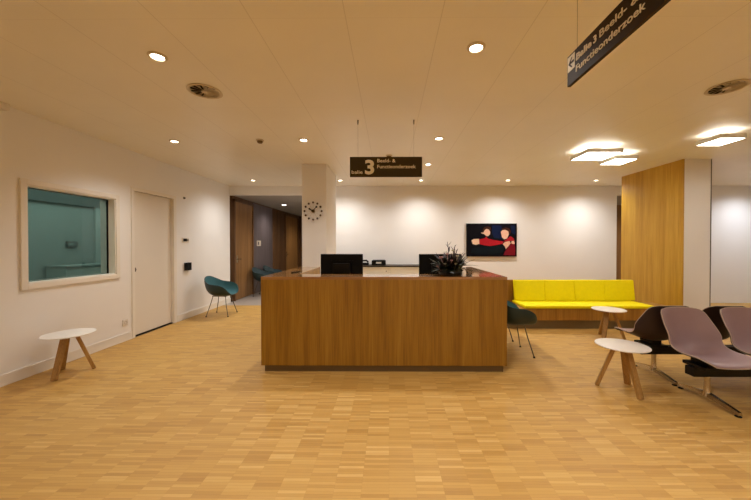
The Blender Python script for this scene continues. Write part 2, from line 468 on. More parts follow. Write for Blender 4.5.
# ------------------------------------------------------------------ reception counter
cx0, cx1, cy0, cy1, ch = -1.405, 1.29, 3.44, 4.95, 1.05
ct = thing('reception_counter', 'U-shaped wood veneer reception counter in the middle of the hall', 'reception desk', (0, cy0, 0))
def C(bm): bmesh.ops.translate(bm, verts=bm.verts[:], vec=(0, -cy0, 0)); return bm
T = .32
bm = B(); box(bm, cx0, cx1, cy0, cy0+.03, .075, ch-.03, .002); obj('front_panel', C(bm), 'counterw', ct)
for a, b in ((cx0, cx0+.03), (cx1-.03, cx1)):
    bm = B(); box(bm, a, b, cy0+.031, cy1, .075, ch-.03, .002); obj('side_panel', C(bm), 'counterw', ct)
bm = B(); prism(bm, [(cx0, cy0), (cx1, cy0), (cx1, cy1), (cx1-T, cy1), (cx1-T, cy0+T), (cx0+T, cy0+T), (cx0+T, cy1), (cx0, cy1)], ch-.03, ch)
obj('counter_top', C(bm), 'countert', ct)
bm = B(); box(bm, cx0+.03, cx1-.03, cy0+T-.02, cy0+T, .075, ch-.03)
for a, b in ((cx0+T-.02, cx0+T), (cx1-T, cx1-T+.02)): box(bm, a, b, cy0+T, cy1, .075, ch-.03)
box(bm, cx0+.03, cx0+T, cy1-.02, cy1, .075, ch-.03); box(bm, cx1-T, cx1-.03, cy1-.02, cy1, .075, ch-.03)
obj('inner_panel', C(bm), 'counterw', ct)
bm = B(); box(bm, cx0+.03, cx1-.03, cy0+.03, cy0+T-.03, 0, .076); box(bm, cx0+.03, cx0+T-.03, cy0+T-.03, cy1-.03, 0, .076); box(bm, cx1-T+.03, cx1-.03, cy0+T-.03, cy1-.03, 0, .076)
obj('plinth', C(bm), 'kick2', ct)
bm = B(); box(bm, cx0+T, cx1-T, cy0+T, 4.48, .71, .74, .003)
for s in (cx0+T+.05, cx1-T-.09): box(bm, s, s+.04, 4.38, 4.42, 0, .71)
obj('desk_surface', C(bm), 'whitetop', ct)

# monitors on the inner desk, backs to the hall
def monitor(x, y, rz, label):
    t = thing('monitor', label, 'monitor', (x, y, .74), rz, 'monitors behind the counter')
    bm = B(); box(bm, -.275, .275, -.02, .012, .20, .54, .006); obj('screen_housing', bm, 'black', t)
    bm = B(); box(bm, -.262, .262, .0125, .016, .215, .528); obj('screen', bm, 'blackg', t)
    bm = B(); box(bm, -.15, .15, -.023, -.02, .448, .453); box(bm, -.11, .11, -.05, -.02, .25, .42, .008); obj('back_cover', bm, 'blackg', t)
    bm = B(); box(bm, -.035, .035, -.035, -.008, .012, .26, .005); obj('stand_neck', bm, 'black', t)
    bm = B(); box(bm, -.12, .12, -.1, .09, 0, .014, .006); obj('stand_base', bm, 'black', t)
    return t
mon = monitor(-.615, 4.11, 0.0, 'black monitor on the counter, left of the two, in front of the pillar')
dup(mon, (.665, 4.11, .74), 0.0, 'black monitor half hidden behind the flower arrangement on the counter')

# flower arrangement
fl = thing('flower_arrangement', 'dark flower arrangement with pink blossoms on the right end of the counter', 'flowers', (.715, cy0+.20, ch))
bm = B(); lathe(bm, [(0, 0), (.10, 0), (.135, .012), (.14, .03), (.125, .055), (.118, .052), (.118, .02), (0, .02)], 32); obj('vase', bm, 'vase', fl, smooth=True)
bm = B(); lathe(bm, [(0, .02), (.115, .02), (.115, .06), (.06, .09), (0, .1)], 24); obj('moss', bm, 'leaf', fl, smooth=True)
def leaf(bm, base, az, el, L, w, curl):
    base = Vector(base); n = 7; prev = None
    h = Vector((math.cos(az), math.sin(az), 0)); side = Vector((-math.sin(az), math.cos(az), 0))
    p = base.copy(); e = el
    for i in range(n+1):
        t = i/n
        ww = w*math.sin(PI*min(1, .08+t*.92))**.8*(1 - .25*t) + .0008
        d = h*math.cos(e) + Vector((0, 0, 1))*math.sin(e)
        nr = side.cross(d).normalized()
        row = [bm.verts.new(p - side*ww + nr*ww*.35), bm.verts.new(p), bm.verts.new(p + side*ww + nr*ww*.35)]
        if prev:
            for k in (0, 1): bm.faces.new((prev[k], prev[k+1], row[k+1], row[k]))
        prev = row; p = p + d*L/n; e -= curl/n
bm = B()
for i in range(150):
    az = random.uniform(0, 2*PI)
    if random.random() < .3: az = random.choice((0.0, PI)) + random.uniform(-.5, .5)
    leaf(bm, (random.uniform(-.08, .08), random.uniform(-.06, .06), .06), az, random.uniform(.1, 1.35), random.uniform(.12, .25), random.uniform(.013, .03), random.uniform(.3, 1.3))
for i in range(60):
    leaf(bm, (random.uniform(-.09, .09), random.uniform(-.07, .05), random.uniform(.05, .10)), random.uniform(0, 2*PI), random.uniform(.2, 1.2), random.uniform(.11, .19), random.uniform(.028, .042), random.uniform(.4, 1.2))
leaf(bm, (.06, -.02, .10), -.1, .25, .26, .016, .5); leaf(bm, (.06, -.03, .07), -.3, .1, .22, .014, .4)
for v in bm.verts: v.co.z = max(v.co.z, .004 + .0002*(v.index % 7))
for v in bm.verts:
    if v.co.x > .04: v.co.y = max(v.co.y, -.122 - .0002*(v.index % 5))
obj('foliage', bm, 'leaf', fl, smooth=True)
bm = B()
for i in range(70):
    leaf(bm, (random.uniform(-.07, .05), random.uniform(-.07, .04), .07), random.uniform(0, 2*PI), random.uniform(.5, 1.35), random.uniform(.14, .28), random.uniform(.009, .02), random.uniform(.1, .9))
for v in bm.verts:
    if v.co.x > .04: v.co.y = max(v.co.y, -.122)
obj('purple_leaves', bm, 'leafp', fl, smooth=True)
for (x, y, h, lean) in ((-.03, 0, .385, -.02), (.03, -.01, .35, .03), (.055, .01, .30, .04), (.12, 0, .25, .06)):
    bm = B(); tube(bm, [(x*.4, y, .06), (x*.8, y, h*.5), (x, y, h*.8), (x+lean*.6, y, h)], [.004, .004, .005, .003], 6)
    for k in range(6):
        leaf(bm, (x*.9+lean*.1*k/6, y, h*(.55+.07*k)), k*2.4, 1.0, .055, .009, .3)
    obj('tall_stem', bm, 'leafp', fl, smooth=True)
for i, (x, y, z) in enumerate([(-.13, -.10, .20), (-.09, -.12, .13), (-.02, -.13, .17), (.03, -.13, .13), (-.16, -.06, .10), (.05, -.11, .22), (-.06, -.1, .24), (.01, -.06, .28)]):
    bm = B(); r = .016 if i else .022
    for k in range(6): 
        leaf(bm, (x, y, z), k*PI/3, .55, r*1.5, r*.7, -.6)
    ball(bm, (x, y, z+.006), r*.35, 8)
    tube(bm, [(x*.3, y*.3, .07), (x*.8, y*.8, z*.6), (x, y, z)], .0025, 6)
    obj('blossom', bm, 'petal' if i % 2 == 0 else 'petalw', fl, smooth=True)

# small things on the counter
bt = thing('soap_bottle', 'small white bottle on the counter beside the flowers', 'bottle', (.83, cy0+.045, ch))
bm = B(); lathe(bm, [(0, 0), (.02, 0), (.023, .004), (.023, .05), (.018, .062), (.009, .066), (0, .066)], 20); obj('bottle_body', bm, 'whitetop', bt, smooth=True)
bm = B(); lathe(bm, [(0, .066), (.007, .066), (.007, .082), (0, .084)], 12); tube(bm, [(0, 0, .08), (-.02, -.004, .081)], .004, 8); obj('pump', bm, 'plastic', bt, smooth=True)
pen = thing('pen', 'black pen lying on the left end of the counter', 'pen', (-1.10, cy0+.40, ch+.0065), math.radians(62))
pen.location = (-1.17, cy0+.52, ch+.0068)
bm = B(); tube(bm, [(-.085, 0, 0), (-.078, 0, 0), (.06, 0, 0), (.075, 0, 0)], [.004, .0066, .0066, .004], 10); obj('barrel', bm, 'black', pen, smooth=True)
bm = B(); tube(bm, [(.074, 0, 0), (.09, 0, 0)], [.0036, .001], 8); obj('tip', bm, 'steel', pen)
bm = B(); box(bm, -.075, -.03, -.0015, .0015, .0062, .0085); obj('clip', bm, 'steel', pen)

# low cabinets on the back wall
cabs = thing('low_cabinet', 'cream low cabinet behind the counter, right of the two seen', 'cabinet', (.42, 7.33, 0), 0, 'low cabinets along the back wall')
bm = B(); box(bm, -.4, .4, -.22, .215, 0, .895, .002); obj('carcass', bm, 'cab', cabs)
bm = B(); box(bm, -.396, .396, -.24, -.221, .08, .89, .003); cd = obj('door', bm, 'cab', cabs)
bm = B(); tube(bm, [(.32, -.241, .80), (.32, -.262, .80)], [.008, .012], 12); obj('knob', bm, 'steel', cd, smooth=True)
dup(cabs, (-.382, 7.33, 0), 0, 'cream low cabinet behind the counter, beside the left monitor')
dup(cabs, (-1.184, 7.33, 0), 0, 'cream low cabinet behind the white pillar and left monitor')
bm = B(); box(bm, -1.59, .83, -.25, .22, 0, .03, .003)
o = obj('cabinet_worktop', bm, 'cabtop', None, (0, 7.33, .8955)); tag(o, 'dark worktop lying across the cream low cabinets', 'worktop')
ph = thing('desk_phone', 'small black device half behind the left monitor on cabinets', 'phone', (-.56, 7.32, .9265))
bm = B(); box(bm, -.09, .09, -.09, .09, 0, .05, .008); obj('phone_body', bm, 'black', ph)
bm = B(); tube(bm, [(-.08, -.02, .062), (-.04, -.02, .10), (.04, -.02, .10), (.08, -.02, .062)], .02, 8); obj('handset', bm, 'black', ph, smooth=True)
pr = thing('label_printer', 'black box with pale label on the dark cabinet worktop', 'printer', (-.235, 7.30, .9265))
bm = B(); box(bm, -.16, .16, -.12, .12, 0, .105, .008); obj('housing', bm, 'black', pr)
bm = B(); box(bm, -.06, .06, -.1225, -.12, .035, .075); obj('front_label', bm, 'plastic', pr)
bm = B(); box(bm, -.14, .14, -.10, .10, .105, .115, .004); obj('lid', bm, 'blackg', pr)

# ------------------------------------------------------------------ bench
bx0, bx1 = 1.97, 4.805
be = thing('upholstered_bench', 'long wooden bench with bright yellow cushions by the back wall', 'bench', (3.3, 5.2, 0))
def R(bm): return rel(bm, be)
bm = B(); box(bm, bx0, bx1, 5.2, 5.80, .15, .345, .003); obj('bench_body', R(bm), 'benchw', be)
bm = B(); box(bm, bx0+.02, bx1-.01, 5.26, 5.78, 0, .151); obj('kick_plate', R(bm), 'kick', be)
bm = B(); box(bm, bx0, 4.47, 5.80, 5.84, .0, .752, .003); obj('back_board', R(bm), 'benchw', be)
bm = B(); box(bm, 2.245, 4.355, 5.185, 5.76, .346, .395, .016, 4); obj('seat_cushion', R(bm), 'yellow', be, smooth=True)
cw = (4.415-2.265)/4
for k in range(4):
    a = 2.265 + k*cw
    bm = B(); box(bm, a+.0015, a+cw-.0015, 5.66, 5.735, .397, .757, .012, 3)
    for v in bm.verts: v.co.y += (v.co.z-.397)*.13
    obj('back_cushion', R(bm), 'yellow', be, smooth=True)

# ------------------------------------------------------------------ round side tables
def side_table(x, y, rz, label):
    t = thing('side_table', label, 'table', (x, y, 0), rz, 'round white side tables')
    bm = B(); lathe(bm, [(0, .422), (.20, .422), (.219, .428), (.222, .433), (.221, .4365), (.213, .438), (0, .438)], 64); obj('tabletop', bm, 'whitetop', t, smooth=True)
    for d in (0, 109, -122):
        a = math.radians(d); c, s = math.cos(a), math.sin(a)
        bm = B(); slab_leg(bm, (.055*c, .055*s, .424), (.20*c, .20*s, .004), .060, .050, .032, (-s, c, 0))
        obj('leg', bm, 'legw', t)
    bm = B(); lathe(bm, [(0, .405), (.085, .405), (.085, .4225), (0, .4225)], 24); obj('mounting_plate', bm, 'legw', t)
    return t
tb = side_table(2.249, 3.047, math.radians(40), 'round white side table with oak legs beside the purple seat rows')
dup(tb, (-3.49, 3.40, 0), math.radians(44), 'round white side table alone under the left wall window')
dup(tb, (3.29, 4.73, 0), math.radians(-20), 'round white side table in front of the yellow bench')

# ------------------------------------------------------------------ shells
def thick(bm, grid, th, closed=False):
    """give a grid of points an inner and outer skin, joined at the edge"""
    nr, nc = len(grid), len(grid[0])
    def nrm(i, j):
        a = grid[min(i+1, nr-1)][j] - grid[max(i-1, 0)][j]
        if closed: b = grid[i][(j+1) % nc] - grid[i][(j-1) % nc]
        else: b = grid[i][min(j+1, nc-1)] - grid[i][max(j-1, 0)]
        n = a.cross(b)
        return n.normalized() if n.length > 1e-9 else Vector((0, 0, 1))
    top = [[bm.verts.new(grid[i][j]) for j in range(nc)] for i in range(nr)]
    bot = [[bm.verts.new(grid[i][j] - nrm(i, j)*th) for j in range(nc)] for i in range(nr)]
    J = nc if closed else nc-1
    for i in range(nr-1):
        for j in range(J):
            k = (j+1) % nc
            bm.faces.new((top[i][j], top[i+1][j], top[i+1][k], top[i][k]))
            bm.faces.new((bot[i][j], bot[i][k], bot[i+1][k], bot[i+1][j]))
    for j in range(J):
        k = (j+1) % nc
        bm.faces.new((top[nr-1][j], bot[nr-1][j], bot[nr-1][k], top[nr-1][k]))
        if not closed: bm.faces.new((top[0][j], top[0][k], bot[0][k], bot[0][j]))
    if closed:
        bm.faces.new([top[0][j] for j in range(nc)]); bm.faces.new([bot[0][j] for j in range(nc-1, -1, -1)])
    else:
        for i in range(nr-1):
            bm.faces.new((top[i][0], bot[i][0], bot[i+1][0], top[i+1][0])); bm.faces.new((top[i][nc-1], top[i+1][nc-1], bot[i+1][nc-1], bot[i][nc-1]))
    return bm

def interp(keys, t):
    """Catmull-Rom through (t, value...) keys"""
    for i in range(len(keys)-1):
        if t <= keys[i+1][0] or i == len(keys)-2:
            t0, t1 = keys[i][0], keys[i+1][0]; u = (t-t0)/(t1-t0)
            p1, p2 = keys[i][1:], keys[i+1][1:]
            p0 = keys[max(i-1, 0)][1:]; p3 = keys[min(i+2, len(keys)-1)][1:]
            return [0.5*((2*b) + (-a+c)*u + (2*a-5*b+4*c-d)*u*u + (-a+3*b-3*c+d)*u**3) for a, b, c, d in zip(p0, p1, p2, p3)]

# side shell: t, y (front +), z, half width, edge rise, edge forward
SIDE = [(0.00, .262, .400, .165, .010, .00), (.07, .238, .424, .215, .018, .00), (.20, .150, .425, .232, .034, .0), (.36, .02, .402, .238, .055, .01),
        (.48, -.09, .398, .238, .080, .035), (.58, -.170, .445, .238, .075, .085), (.70, -.212, .545, .236, .03, .115), (.84, -.243, .665, .226, .00, .085),
        (.94, -.263, .755, .203, .00, .045), (.985, -.272, .785, .168, -.002, .025), (1.0, -.275, .793, .130, -.004, .02)]
def side_grid(inset=0.0, lift=0.0, nr=34, nc=19):
    g = []
    for i in range(nr):
        t = inset + (1-2*inset)*i/(nr-1)
        y, z, hw, rise, fwd = interp(SIDE, t)
        y2, z2 = interp(SIDE, min(1, t+.01))[:2]; y1, z1 = interp(SIDE, max(0, t-.01))[:2]
        d = Vector((0, y2-y1, z2-z1)).normalized(); n = Vector((0, d.z, -d.y))
        if n.z < 0 and n.y < 0: n = -n
        hw -= inset*.5
        row = []
        for j in range(nc):
            s = -1 + 2*j/(nc-1)
            c = abs(s)**2.3
            row.append(Vector((hw*s, y + fwd*c, z + rise*c)) + n*lift)
        g.append(row)
    return g
def rim_loop(g):
    nr, nc = len(g), len(g[0])
    return [g[0][j] for j in range(nc)] + [g[i][nc-1] for i in range(1, nr)] + [g[nr-1][j] for j in range(nc-2, -1, -1)] + [g[i][0] for i in range(nr-2, 0, -1)]
def closed_tube(bm, pts, r, n=6):
    m = len(pts); rings = []
    for i, p in enumerate(pts):
        d = (pts[(i+1) % m] - pts[i-1]).normalized()
        a = d.cross(Vector((.13, .31, .94))).normalized(); b = a.cross(d).normalized()
        rings.append([bm.verts.new(p + (a*math.cos(2*PI*k/n)+b*math.sin(2*PI*k/n))*r) for k in range(n)])
    for i in range(m):
        A, Bq = rings[i], rings[(i+1) % m]
        for k in range(n): bm.faces.new((A[k], A[(k+1) % n], Bq[(k+1) % n], Bq[k]))
    return bm

# --- tandem rows of moulded seats
def seat_meshes():
    bm = B(); thick(bm, side_grid(), .007); a = obj('seat_shell', bm, 'brownshell', None, smooth=True)
    bm = B(); thick(bm, side_grid(.012, .006), .005); b = obj('seat_pad', bm, 'mauve', a, smooth=True)
    bm = B(); closed_tube(bm, rim_loop(side_grid()), .0045); c = obj('rim', bm, 'rim', a, smooth=True)
    return a
def tandem(name, label, loc, rz, xs, xfeet, beam):
    t = thing(name, label, 'seat row', loc, rz, 'rows of purple waiting seats')
    bm = B(); box(bm, beam[0], beam[1], -.045, .045, .235, .315, .006); obj('beam', bm, 'beam', t)
    for x in xs:
        s = seat_meshes(); s.parent = t; s.location = (x, .02, 0)
        bm = B(); box(bm, x-.1, x+.1, -.09, .12, .315, .345, .005); box(bm, x-.05, x+.05, -.06, .10, .345, .392); obj('seat_bracket', bm, 'beam', t)
    for x in xfeet:
        bm = B()
        tube(bm, [(x, 0, .05), (x, 0, .10), (x, 0, .18), (x, 0, .236)], [.034, .024, .021, .024], 14)
        n = 14; prev = None
        for k in range(n+1):
            u = -1 + 2*k/n; y = u*.27
            zt = .088 - .048*abs(u)**1.2; zb = .05 - .035*abs(u)**1.2; w = .026 - .008*abs(u)
            q = [bm.verts.new((x-w, y, zb)), bm.verts.new((x-w*.7, y, zt)), bm.verts.new((x+w*.7, y, zt)), bm.verts.new((x+w, y, zb))]
            if prev:
                for a in range(4): bm.faces.new((prev[a], prev[(a+1) % 4], q[(a+1) % 4], q[a]))
            else: bm.faces.new(q)
            prev = q
        bm.faces.new(prev[::-1])
        f = obj('foot', bm, 'chrome', t, smooth=True)
        for s in (-1, 1):
            bm = B(); lathe(bm, [(0, 0), (.022, 0), (.024, .006), (.012, .012), (.009, .028), (0, .028)], 14, (x, s*.254, 0)); obj('glide', bm, 'black', f, smooth=True)
    return t
tandem('seat_row', 'row of mauve moulded seats on a beam facing the camera', (2.81, 2.83, 0), PI, (0, -.565, -1.13), (-.04, -1.15), (-1.45, .12))
tandem('seat_row', 'seat row behind with dark brown backs, facing the yellow bench', (2.83, 3.40, 0), 0, (0, .565, 1.13), (.02, 1.15), (-.15, 1.45))

# --- armchairs: bucket shell with arms, on four thin legs; faces local +y
RIM = [(0, .0, .245, .412), (22, .13, .242, .42), (42, .225, .225, .475), (58, .278, .18, .56), (76, .305, .09, .612), (98, .312, -.02, .632),
       (122, .290, -.125, .652), (143, .215, -.225, .715), (163, .105, -.268, .762), (180, 0, -.278, .775)]
def arm_grid(shrink=1.0, lift=0.0, nr=16, nc=56):
    g = []
    for i in range(nr):
        r = (.04 + .96*i/(nr-1))*shrink
        row = []
        for j in range(nc):
            a = 360*j/nc; m = a if a <= 180 else 360-a; sg = 1 if a <= 180 else -1
            x, y, z = interp(RIM, m)
            xy = 1-(1-r)**1.75
            steep = 2.7
            zz = .392 + lift + (z-.392)*r**steep
            inward = 1 - .02*lift/.006
            row.append(Vector((sg*x*xy*inward, .01 + (y-.01)*xy*inward, zz)))
        g.append(row)
    return g
def armchair(loc, rz, label, group, pad='teal'):
    t = thing('shell_armchair', label, 'chair', loc, rz, group)
    bm = B(); thick(bm, arm_grid(), -.006, True); s = obj('seat_shell', bm, 'tealdark', t, smooth=True)
    bm = B(); thick(bm, arm_grid(.985, .007), -.004, True); obj('seat_pad', bm, pad, s, smooth=True)
    bm = B()
    tube(bm, [(-.13, -.12, .385), (.13, -.12, .385)], .008, 8); tube(bm, [(-.13, .12, .38), (.13, .12, .38)], .008, 8)
    tube(bm, [(-.10, -.12, .384), (-.10, .12, .38)], .008, 8); tube(bm, [(.10, -.12, .384), (.10, .12, .38)], .008, 8)
    box(bm, -.12, .12, -.13, .13, .385, .396)
    obj('base_frame', bm, 'steel', t, smooth=True)
    for sx in (-1, 1):
        for sy in (-1, 1):
            bm = B(); tube(bm, [(sx*.115, sy*.12, .383), (sx*.15, sy*.145, .25), (sx*.205, sy*.205, .012)], .0075, 8)
            l = obj('leg', bm, 'steel', t, smooth=True)
            bm = B(); lathe(bm, [(0, 0), (.013, 0), (.013, .012), (.008, .018), (0, .018)], 12, (sx*.206, sy*.206, 0)); obj('glide', bm, 'black', l, smooth=True)
    return t
G = 'teal bucket armchairs'
ac = armchair((-3.335, 6.26, 0), -PI/2+.05, 'turquoise bucket armchair against the white left wall by the corridor', G)
dup(ac, (1.59, 4.10, 0), -PI/2, 'dark teal bucket armchair at the counter side, nearer of two', G)
dup(ac, (1.585, 4.76, 0), -PI/2, 'dark teal bucket armchair at the counter side, farther of two', G)
ac2 = armchair((LEFT+.40, 8.62, 0), -PI/2, 'dim blue-grey armchair in the corridor, nearer of two', 'corridor armchairs', 'cpetal')
dup(ac2, (LEFT+.40, 9.36, 0), -PI/2, 'dim blue-grey armchair in the corridor, farther of two', 'corridor armchairs')

# ------------------------------------------------------------------ signs
sg = thing('hanging_sign', 'grey brown hanging sign reading balie 3 above the counter', 'sign', (-.034, 3.55, 2.163))
bm = B(); box(bm, -.405, .405, -.008, .008, 0, .225, .002); obj('sign_board', bm, 'sign', sg)
RX = Matrix.Rotation(PI/2, 4, 'X')
def sign_text(parts, parent, mtx, name='lettering'):
    for body, size, bold, a, b, y in parts:
        bm = text_mesh(body, size, bold); fit_text(bm, a, b, y)
        bmesh.ops.transform(bm, matrix=mtx, verts=bm.verts[:])
        obj(name, bm, 'letter', parent)
sign_text([('balie', .054, .0004, -.385, -.262, .036), ('3', .215, .007, -.236, -.132, .036), ('Beeld-', .054, .0009, -.098, .052, .163), ('&', .054, .0009, .070, .107, .163), ('Functieonderzoek', .054, .0008, -.098, .335, .097)],
          sg, Matrix.Translation((0, -.0092, 0)) @ RX)
for x in (-.315, .312):
    bm = B(); tube(bm, [(x, 0, .224), (x, 0, CEIL-2.163)], .0009, 6); lathe(bm, [(0, .59), (.006, .59), (.009, .637), (0, .637)], 10, (x, 0, 0)); obj('suspension_wire', bm, 'steel', sg)

s2 = thing('hanging_sign', 'dark brown arrow sign hanging at top right, nearest the camera', 'sign', (.99, 1.75, 2.272))
bm = B(); box(bm, -.009, .009, -1.25, 0, 0, .163, .002); obj('sign_board', bm, 'sign2', s2)
# reads from far to near on the side facing -x : local text x -> -y
MT = Matrix.Translation((-.0102, 0, 0)) @ Matrix(((0, 0, -1, 0), (-1, 0, 0, 0), (0, 1, 0, 0), (0, 0, 0, 1)))
sign_text([('Balie', .048, .0010, .085, .208, .098), ('3', .048, .0010, .223, .245, .098), ('Beeld-', .048, .0002, .267, .435, .098), ('&', .048, .0002, .458, .50, .098), ('Functieonderzoek', .048, .0002, .083, .53, .04)], s2, MT)
bm = B(); prism(bm, [(.008, .072), (.072, .072), (.072, .152), (.008, .152)], 0, .0012); bmesh.ops.transform(bm, matrix=MT, verts=bm.verts[:]); obj('arrow_field', bm, 'letter', s2)
bm = B()
prism(bm, [(.016, .112), (.042, .138), (.052, .138), (.034, .118), (.066, .118), (.066, .106), (.034, .106), (.052, .086), (.042, .086)], .0012, .0022)
bmesh.ops.transform(bm, matrix=MT, verts=bm.verts[:]); obj('arrow', bm, 'sign2', s2)
for y in (-.075, -1.17):
    bm = B(); tube(bm, [(0, y, .162), (0, y, CEIL-2.272)], .0009, 6); lathe(bm, [(0, .48), (.006, .48), (.009, .528), (0, .528)], 10, (0, y, 0)); obj('suspension_wire', bm, 'steel', s2)

# ------------------------------------------------------------------ clock on the pillar
ck = thing('wall_clock', 'ball clock with twelve dark markers on the white pillar', 'clock', (-1.315, 5.475, 1.981))
for k in range(12):
    a = 2*PI*k/12; x, z = .148*math.sin(a), .148*math.cos(a)
    bm = B(); ball(bm, (x, -.022, z), .0185, 14); mk = obj('marker', bm, 'balls', ck, smooth=True)
    bm = B(); tube(bm, [(x*.18, -.02, z*.18), (x*.9, -.02, z*.9)], .001, 6); obj('spoke', bm, 'brass', mk, smooth=True)
bm = B(); tube(bm, [(0, 0, 0), (0, -.03, 0)], .03, 20); obj('hub', bm, 'brass', ck, smooth=True)
def hand(name, ang, L, w, r, y):
    a = math.radians(ang); d = Vector((math.sin(a), 0, math.cos(a))); bm = B()
    tube(bm, [d*-.02+Vector((0, y, 0)), d*L+Vector((0, y, 0))], w, 8); ball(bm, d*(L-.012)+Vector((0, y, 0)), r, 10)
    obj(name, bm, 'black', ck, smooth=True)
hand('hour_hand', -58, .082, .009, .016, -.034); hand('minute_hand', 42, .105, .005, .017, -.045)

# ------------------------------------------------------------------ picture of two figures on the back wall
pc = thing('framed_picture', 'dark picture of two people, one stretching a red sleeved arm', 'picture', (2.446, BACK, 1.12))
PW, PH = 1.172, .77
bm = B(); box(bm, -PW/2, PW/2, -.045, 0, 0, PH, .003); obj('canvas', bm, 'pb', pc)
def pp(x, y): return ((x-75)/482*PW - PW/2, (412-y)/320*PH)
shapes = [('pn', [(318, 108), (408, 108), (418, 140), (402, 200), (420, 240), (340, 232), (322, 190)]),
          ('pn', [(500, 108), (545, 110), (545, 200), (510, 180)]),
          ('ph', [(226, 150), (246, 124), (280, 116), (306, 128), (312, 160), (296, 150), (266, 150), (246, 170), (236, 184)]),
          ('ps', [(250, 152), (266, 142), (290, 150), (302, 172), (300, 196), (280, 214), (262, 212), (246, 196), (216, 186), (210, 178), (234, 178)]),
          ('pr', [(190, 246), (250, 234), (262, 214), (276, 236), (330, 250), (400, 262), (430, 268), (424, 290), (380, 298), (300, 312), (250, 306), (196, 292)]),
          ('ps2', [(118, 256), (140, 242), (192, 240), (196, 290), (160, 300), (130, 292)]),
          ('ps', [(405, 172), (420, 154), (446, 150), (478, 164), (484, 196), (466, 236), (440, 246), (416, 226)]),
          ('ph', [(408, 158), (420, 138), (452, 126), (486, 136), (504, 166), (496, 196), (480, 168), (450, 150), (424, 154)]),
          ('ps', [(424, 292), (446, 272), (490, 262), (502, 284), (478, 316), (454, 342), (446, 318)]),
          ('ps', [(512, 262), (536, 262), (542, 290), (520, 294), (506, 282)]),
          ('pr', [(470, 238), (500, 214), (530, 236), (540, 262), (512, 260), (502, 262), (430, 268), (446, 256)]),
          ('pr2', [(430, 402), (446, 366), (480, 322), (506, 286), (540, 294), (546, 340), (546, 404)]),
          ('pd', [(200, 318), (300, 318), (400, 300), (440, 330), (420, 380), (300, 392), (180, 392), (110, 380), (130, 330)])]
bm = B(); mats = []; 
for q, (m, poly) in enumerate(shapes):
    if m not in mats: mats.append(m)
    n0 = len(bm.faces)
    vs = [bm.verts.new((pp(x, y)[0], -.0455-.0002*q, pp(x, y)[1])) for x, y in poly]
    f = bm.faces.new(vs); f.material_index = mats.index(m)
ff = bmesh.ops.triangulate(bm, faces=bm.faces[:], ngon_method='EAR_CLIP')
o = obj('print', bm, mats, pc)
bm = B()
for a, b, c, d in ((-PW/2-.008, -PW/2, -.008, PH+.008), (PW/2, PW/2+.008, -.008, PH+.008), (-PW/2, PW/2, -.008, 0), (-PW/2, PW/2, PH, PH+.008)):
    box(bm, a, b, -.05, 0, c, d)
obj('frame', bm, 'black', pc)

# ------------------------------------------------------------------ small wall fittings
def wallbox(name, label, cat, y, z, w, h, d, mat, detail):
    t = thing(name, label, cat, (LEFT, y, z))
    bm = B(); box(bm, -.003, d, -w/2, w/2, -h/2, h/2, min(.004, d*.3)); obj('housing', bm, mat, t)
    detail(t, d); return t
def det_sensor(t, d):
    bm = B(); lathe(bm, [(.012, 0), (.012, .012), (0, .016)], 12); bmesh.ops.rotate(bm, verts=bm.verts[:], matrix=Matrix.Rotation(PI/2, 3, 'Y')); bmesh.ops.translate(bm, verts=bm.verts[:], vec=(d, 0, 0)); obj('lens', bm, 'black', t, smooth=True)
wallbox('motion_sensor', 'tiny dark sensor high on the left wall beside the door', 'sensor', 5.875, 2.27, .05, .04, .012, 'steel', det_sensor)
def det_panel(t, d):
    bm = B(); box(bm, d, d+.004, -.075, .03, -.026, .026); obj('display', bm, 'black', t)
    bm = B(); box(bm, d, d+.005, .045, .075, -.02, .02, .001); obj('button', bm, 'steel', t)
wallbox('room_panel', 'small wall panel with dark display beside the cream door', 'control panel', 5.90, 1.485, .19, .088, .014, 'plastic', det_panel)
def det_reader(t, d):
    bm = B(); box(bm, d, d+.003, -.05, .05, -.05, .02); obj('front_plate', bm, 'blackg', t)
wallbox('card_reader', 'black square box below the wall panel by the door', 'card reader', 5.94, .985, .15, .145, .05, 'black', det_reader)
def det_sock(t, d):
    bm = B(); lathe(bm, [(.024, 0), (.024, .002), (.018, .002), (.016, -.006), (0, -.006)], 20); bmesh.ops.rotate(bm, verts=bm.verts[:], matrix=Matrix.Rotation(PI/2, 3, 'Y')); bmesh.ops.translate(bm, verts=bm.verts[:], vec=(d+.001, 0, 0)); obj('socket_ring', bm, 'rim', t, smooth=True)
wallbox('wall_socket', 'white wall socket low on the wall left of the door', 'socket', 4.535, .27, .085, .085, .014, 'plastic', det_sock)
def det_none(t, d):
    bm = B(); box(bm, d, d+.004, -.08, .08, -.02, .012, .001); obj('cover', bm, 'trim', t)
wallbox('junction_box', 'pale box in the top corner of the left wall under ceiling', 'box', 3.03, 2.765, .19, .066, .06, 'trim', det_none)
t = thing('door_plate', 'small pale sign on the grey corridor panel', 'sign', (LEFT+.02, 9.2, 1.43))
bm = B(); box(bm, -.004, .012, -.13, .13, -.08, .08, .003); obj('plate', bm, 'plastic', t)
bm = B(); box(bm, .012, .0135, -.09, .0, -.045, .045); obj('pictogram', bm, 'greypanel', t)

